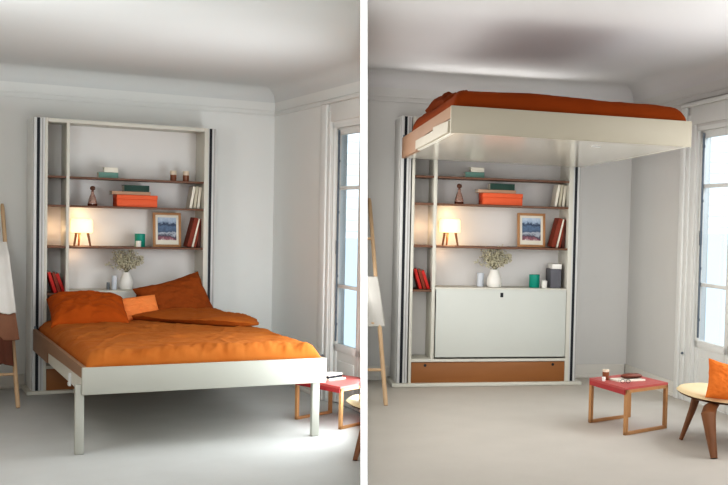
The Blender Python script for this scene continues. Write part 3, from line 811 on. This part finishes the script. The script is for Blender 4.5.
# ------------------------------------------------------------------ low red tables
def table(r):
    R = ROOM[r]; H = .30
    if r == 'R': c, ang, lab = Vector((1.262, -1.842)), radians(0), 'low square red-topped side table with wooden loop legs, right room'
    else: c, ang, lab = Vector((1.755, -2.0)), radians(-3), 'low red-topped side table partly hidden behind the bed corner, left room'
    if r == 'R': a, f, b, g = Vector((1.04, -1.715)), Vector((1.135, -2.17)), Vector((1.485, -1.965)), Vector((1.38, -1.535))
    else: a, f, b, g = Vector((1.49, -1.86)), Vector((1.64, -2.35)), Vector((2.0, -2.15)), Vector((1.815, -1.69))
    t = thing('side_table', R @ T(c.x, c.y, 0), lab, 'table')
    def fix(mb):
        mb.transform(T(-c.x, -c.y, 0))
        return clip_left(mb, R @ T(c.x, c.y, 0)) if r == 'L' else mb
    def quad(mb, pts, z0, z1): return mb.prism([(p.x, p.y) for p in pts], 'z', z0, z1)
    ctr = (a + f + b + g) / 4
    def ins(p, k): return ctr + (p - ctr) * k
    tp = [ins(p, 1.03) for p in (a, f, b, g)]
    fix(quad(MB(), tp, H - .014, H)).build('tabletop', M['redtop'], t)
    def bar(p, q, z0, z1, w):
        dv = (q - p).normalized(); n = Vector((-dv.y, dv.x)) * w / 2
        return quad(MB(), (p - n, q - n, q + n, p + n), z0, z1)
    fix(bar(a, f, H - .045, H - .0145, .014)).build('apron', M['redapron'], t)
    mb = fix(bar(g, b, H - .045, H - .0145, .014))
    if not mb.empty(): mb.build('apron', M['redapron'], t)
    # two wooden loop legs
    for p, q in ((a, g), (f, b)):
        lp = MB(); w = .022
        for z0, z1 in ((.0015, .02), (H - .034, H - .0145)):
            x = bar(p, q, z0, z1, w); me = bpy.data.meshes.new('t'); x.bm.to_mesh(me); x.bm.free(); lp.bm.from_mesh(me); bpy.data.meshes.remove(me)
        dv = (q - p).normalized()
        for s, e in ((p, p + dv * .022), (q - dv * .022, q)):
            x = bar(s, e, .0015, H - .0145, w); me = bpy.data.meshes.new('t'); x.bm.to_mesh(me); x.bm.free(); lp.bm.from_mesh(me); bpy.data.meshes.remove(me)
        o = fix(lp)
        if not o.empty(): o.build('loop_leg', M['wood'], t)
    return H
HT = table('R'); table('L')

R = ROOM['R']
z = HT + .0008
j = thing('candle_jar', R @ T(1.118, -1.80, z), 'amber glass candle jar on the red table, right room', 'candle')
MB().lathe([(0, 0), (.021, 0), (.022, .004), (.022, .05), (.0205, .05), (.0205, .006), (0, .006)], n=24).build('jar', M['candle'], j)
MB().lathe([(.0215, .0505), (.0225, .051), (.0225, .064), (.02, .066), (0, .066)], n=24).build('lid', M['candlewax'], j)
g = MB().lathe([(0, 0), (.011, 0), (.013, .02), (.012, .026), (.0105, .026), (.011, .02), (.009, .003), (0, .003)], n=18)
tag(g.build('tealight_glass', M['white'], None, R @ T(1.085, -1.865, z)), 'tiny white tealight holder beside the amber candle jar', 'candle holder')
mg = thing('magazine', R @ T(1.17, -1.93, z) @ RZ(radians(14)), 'thin pale magazine lying under the brown case on the red table', 'magazine')
MB().box(0, .20, 0, .13, .0015, .007).build('pages', M['paper'], mg)
MB().box(0, .202, 0, .132, .0071, .0085).box(0, .202, 0, .132, 0, .0014).build('cover', M['whitecover'], mg)
cs = thing('glasses_case', R @ T(1.285, -1.83, z + .0095) @ RZ(radians(6)), 'rounded brown leather case on the magazine, right room table', 'case')
def cap(z0, z1, top):
    mb = MB()
    def f(u, v):
        a, b = u * 2 * pi, v * pi / 2
        rx, ry, rz = .075, .028, (z1 - z0)
        ex = lambda c, p: math.copysign(abs(c) ** p, c)
        return (rx * ex(cos(a), .7) * cos(b) ** .6 if cos(b) > 0 else 0, ry * ex(sin(a), .8) * (cos(b) ** .6 if cos(b) > 0 else 0), (z0 + rz * sin(b)) if top else (z1 - rz * sin(b)))
    mb.grid(f, 32, 10); return mb
cap(.0165, .033, True).build('lid', M['caseleather'], cs)
cap(0, .0155, False).build('case_base', M['darkcover'], cs)
# glasses: two lenses and a bridge
gl = thing('eyeglasses', R @ T(1.175, -1.99, z + .0012), 'small dark-rimmed glasses at the front of the red table', 'glasses')
def ring(cx):
    return [(cx + .014 * cos(2 * pi * k / 14), 0.002, .013 + .012 * sin(2 * pi * k / 14)) for k in range(15)]
MB().tube(ring(0), .0016, 6).tube(ring(.036), .0016, 6).tube([(.014, .002, .015), (.018, .002, .018), (.022, .002, .015)], .0014, 6).build('rims', M['black'], gl)
MB().tube([(-.014, .002, .016), (-.014, .05, .014), (-.012, .07, .004)], .0012, 6).build('temple', M['black'], gl)
MB().tube([(.05, .002, .016), (.05, .05, .014), (.048, .07, .004)], .0012, 6).build('temple', M['black'], gl)

R = ROOM['L']
for q, (dz, t, cov, lab) in enumerate(((0, .012, 'whitecover', 'white magazine lying on the left room red table'),)):
    mg = thing('magazine', R @ T(1.665, -2.06, HT + .0008) @ RZ(radians(20)), lab, 'magazine')
    MB().box(0, .15, 0, .13, .0015, .009).build('pages', M['paper'], mg)
    MB().box(0, .152, 0, .132, .0091, .0105).box(0, .152, 0, .132, 0, .0014).build('cover', M['whitecover'], mg)
bk = thing('notebook', R @ T(1.665, -2.04, HT + .0121) @ RZ(radians(28)), 'dark notebook with white pages stacked on the left room magazine', 'notebook')
MB().box(0, .145, 0, .11, 0, .016, .002).build('cover', M['black'], bk)
MB().box(.002, .148, .002, .112, .0165, .030, .002).build('pages', M['white'], bk)

# ------------------------------------------------------------------ shell chairs
def cr_closed(pts, n):
    out = []; N = len(pts)
    for i in range(N):
        p0, p1, p2, p3 = (Vector(pts[(i + k - 1) % N]) for k in range(4))
        for k in range(n):
            t = k / n
            out.append(.5 * (2 * p1 + (p2 - p0) * t + (2 * p0 - 5 * p1 + 4 * p2 - p3) * t * t + (3 * p1 - p0 - 3 * p2 + p3) * t ** 3))
    return out
def chair(r):
    cx, cy = 1.68, -2.43
    if r == 'R': m_, lab = ROOM['R'] @ T(cx, cy, 0), 'low plywood chair with cream seat holding an orange cushion, right room'
    else: m_, lab = ROOM['L'] @ T(1.70, -3.13, 0), 'edge of a low cream-seated plywood chair beside the dividing wall, left room'
    c = thing('lounge_chair', m_, lab, 'chair')
    def fix(mb): return clip_left(mb, m_) if r == 'L' else mb
    outline = [(1.415, -2.34), (1.392, -2.52), (1.425, -2.68), (1.55, -2.79), (1.75, -2.84), (1.92, -2.70), (1.95, -2.45), (1.88, -2.20), (1.72, -2.04), (1.57, -2.07), (1.47, -2.19)]
    ol = cr_closed([(x - cx, y - cy, 0) for x, y in outline], 8); N = len(ol)
    def surf(zt, th, top):
        def f(u, v):
            p = ol[int(round(u * N)) % N] * v
            w_ = (-p.x / .28) if p.x < 0 else 0
            zz = zt + .018 * w_ ** 2 - .03 * max(0, p.x / .27) - .012 * (1 - v) ** 2
            e = (1 - v ** 9) ** .5 if v < 1 else 0
            return (p.x, p.y, zz + (th * e if top else -th * .45 * e))
        return f
    se = MB().grid(surf(.292, .026, True), N, 16); se.grid(surf(.292, .016, False), N, 16)
    bmesh.ops.remove_doubles(se.bm, verts=se.bm.verts, dist=1e-5); bmesh.ops.recalc_face_normals(se.bm, faces=se.bm.faces)
    se = fix(se)
    if not se.empty(): se.build('seat', M['seat'], c, angle=60)
    pl = MB().grid(surf(.281, .003, True), N, 16); pl.grid(surf(.281, .018, False), N, 16); pl.transform(Matrix.Diagonal((.97, .97, 1, 1)))
    bmesh.ops.remove_doubles(pl.bm, verts=pl.bm.verts, dist=1e-5); bmesh.ops.recalc_face_normals(pl.bm, faces=pl.bm.faces)
    pl = fix(pl)
    if not pl.empty(): pl.build('seat_shell', M['walnut'], c, angle=60)
    def leg(pts, rads): return fix(MB().tube(pts, .02, 16, rads=rads, flat=.62))
    q = lambda x, y, z: (x - cx, y - cy, z)
    legs = [([q(1.535, -2.36, .272), q(1.515, -2.36, .20), q(1.440, -2.36, .002)], [.036, .034, .018]),
            ([q(1.56, -2.60, .268), q(1.47, -2.74, .262), q(1.435, -2.80, .235), q(1.43, -2.86, .12), q(1.431, -2.915, .002)], [.03, .041, .044, .038, .026]),
            ([q(1.80, -2.32, .25), q(1.88, -2.30, .20), q(1.93, -2.25, .002)], [.03, .034, .02])]
    for p, rd in legs:
        mb = leg(p, rd)
        if r == 'L' and p is legs[0][0]: mb = fix(MB().tube([(-.20, -.12, .272), (-.24, -.15, .2), (-.325, -.22, .002)], .02, 16, rads=[.03, .028, .018], flat=.62))
        if not mb.empty(): mb.build('leg', M['walnut'], c)
    def back(off):
        def f(u, v):
            a = 2 * pi * u
            y = v * cos(a) * .30; zq = v * sin(a) * .10
            x = .245 - .09 * (abs(y) / .30) ** 2 + .25 * zq + off * (1 - v ** 8)
            return (x, y, .55 + zq)
        return f
    bk = MB().grid(back(.010), 44, 10); bk.grid(back(-.010), 44, 10); bk = fix(bk)
    if not bk.empty(): bk.build('backrest', M['walnut'], c, angle=60)
    bs = fix(MB().tube([(.10, .0, .262), (.20, 0, .28), (.255, 0, .40), (.268, 0, .50)], .02, 12, rads=[.03, .028, .022, .018], flat=.5))
    if not bs.empty(): bs.build('back_support', M['walnut'], c)
chair('R'); chair('L')
pillow('cushion', 'R', T(1.575, -2.72, .41) @ RX(radians(66)) @ RZ(radians(-13)), (.25, .25, .12), 52, M['orangecush'], 'bright orange cushion on the plywood chair, right room', 'cushion', crease=.008, pinch=.25)

# ------------------------------------------------------------------ camera
cam = bpy.data.cameras.new('camera'); co = bpy.data.objects.new('camera', cam); COL.objects.link(co)
rt, up, fw = Vector((0.99961417, 0.00114268, 0.02775271)), Vector((-0.02777623, 0.04112307, 0.99876793)), Vector((0, 0.99915344, -0.04113894))
co.matrix_world = Matrix(((rt.x, up.x, -fw.x, 0), (rt.y, up.y, -fw.y, 0), (rt.z, up.z, -fw.z, CAMH), (0, 0, 0, 1)))
cam.sensor_fit = 'HORIZONTAL'; cam.sensor_width = 36.0; cam.lens = 1125.7121808 / 728 * 36.0
cam.shift_x = (364 - 584.7432245) / 728; cam.shift_y = (270.2419185 - 242.5) / 728
cam.clip_start = .05; cam.clip_end = 100
scene.camera = co

# ------------------------------------------------------------------ light
w = bpy.data.worlds.new('world'); scene.world = w; w.use_nodes = True
bg = w.node_tree.nodes['Background']; bg.inputs[0].default_value = (0.97, 0.985, 1.0, 1); bg.inputs[1].default_value = 0.95
nt = w.node_tree; tc = nt.nodes.new('ShaderNodeTexCoord'); sp = nt.nodes.new('ShaderNodeSeparateXYZ'); cr = nt.nodes.new('ShaderNodeValToRGB')
nt.links.new(tc.outputs['Generated'], sp.inputs[0]); nt.links.new(sp.outputs['Z'], cr.inputs['Fac']); nt.links.new(cr.outputs['Color'], bg.inputs[0])
e = cr.color_ramp.elements   # dim ground below the horizon, pale bright sky above
e[0].position = 0.0; e[0].color = (.50, .50, .50, 1); e[1].position = .06; e[1].color = (.93, .965, 1.0, 1)
def area(name, m_, sx, sy, power, color=(1, 1, 1)):
    l = bpy.data.lights.new(name, 'AREA'); l.shape = 'RECTANGLE'; l.size = sx; l.size_y = sy; l.energy = power; l.color = color
    o = bpy.data.objects.new(name, l); COL.objects.link(o); o.matrix_world = m_; return o
# area lights standing in for unseen right-hand windows, plus added fills
# an area light shines along its local -Z
def aim(pos, direction):
    return T(*pos) @ direction.to_track_quat('-Z', 'Y').to_matrix().to_4x4()
sun = bpy.data.lights.new('sun', 'SUN'); sun.energy = 0.56; sun.angle = radians(24); sun.color = (1, .995, .985)
so_ = bpy.data.objects.new('sun', sun); COL.objects.link(so_)
so_.matrix_world = aim((0, -3, 3), (PD * cos(radians(3.5)) + Vector((0, 0, -sin(radians(3.5))))))
pL = PD * 4.5; area('window_light_left_room', aim((pL.x, pL.y, 1.45), (-PN)), 1.9, 2.0, 22, (.98, .99, 1))
pL = PD * 7.75 - PN * (HALF + .006); area('side_light_left_room', aim((pL.x, pL.y, .95), (-PN)), 1.1, 1.5, 40, (.90, .965, 1))  # added side fill lying flat on the party wall, no window there
area('low_side_light_left_room', aim((pL.x, pL.y, .27), (-PN)), 1.1, .45, 0.9, (.92, .97, 1))  # added low fill to brighten the floor under the bed
area('soft_light_left_room', aim((ROOM['L'] @ Vector((-1.32, -3.3, 1.9))), (ROOM['L'].to_3x3() @ Vector((.8, .6, -.12))).normalized()), 1.4, .9, 36, (.95, .98, 1))  # added fill at the left wall, lifts the window wall
wR = WALLM('R'); pR = wR @ Vector((3.75, -.03, 1.25)); dR = (wR.to_3x3() @ Vector((0, -1, 0)))
area('window_light_right_room', aim(pR, dR), 1.5, 1.9, 11, (.98, .99, 1))
area('side_light_right_room', aim(wR @ Vector((2.75, -.035, 1.15)), (dR + wR.to_3x3() @ Vector((-.25, 0, 0))).normalized()), .9, 1.6, 22, (.98, .99, 1))  # added light standing in for a second unseen window
area('high_light_right_room', aim(wR @ Vector((4.1, -.2, 2.1)), (dR * .6 + wR.to_3x3() @ Vector((-.8, 0, 0)) + Vector((0, 0, .55))).normalized()), .9, .35, 8, (.98, .98, 1))  # added fill grazing the ceiling above the raised bed
pS = PD * 7.35 + PN * (HALF + .006)
area('left_light_right_room', aim((pS.x, pS.y, 1.5), PN), 2.7, 1.3, 20, (1, .985, .97))  # added fill on the party wall, brightens the room from its left
area('ceiling_fill_light', ROOM['R'] @ T(.70, .16, 2.17) @ RX(radians(180 + 68)), 1.2, .12, 3.2, (1, .985, .97))  # unseen fill added behind the raised bed to brighten the ceiling
pR2 = wR @ Vector((2.03, .30, 1.35)); area('outside_fill_right_room', aim(wR @ Vector((2.03, .9, 3.1)), (dR + Vector((0, 0, -.9))).normalized()), 1.2, 1.0, 40, (.95, .98, 1))  # unseen light added outside, sends daylight down through the window

scene.view_settings.view_transform = 'Standard'
scene.view_settings.look = 'Medium High Contrast'
scene.view_settings.exposure = -0.12
scene.view_settings.gamma = 1.0
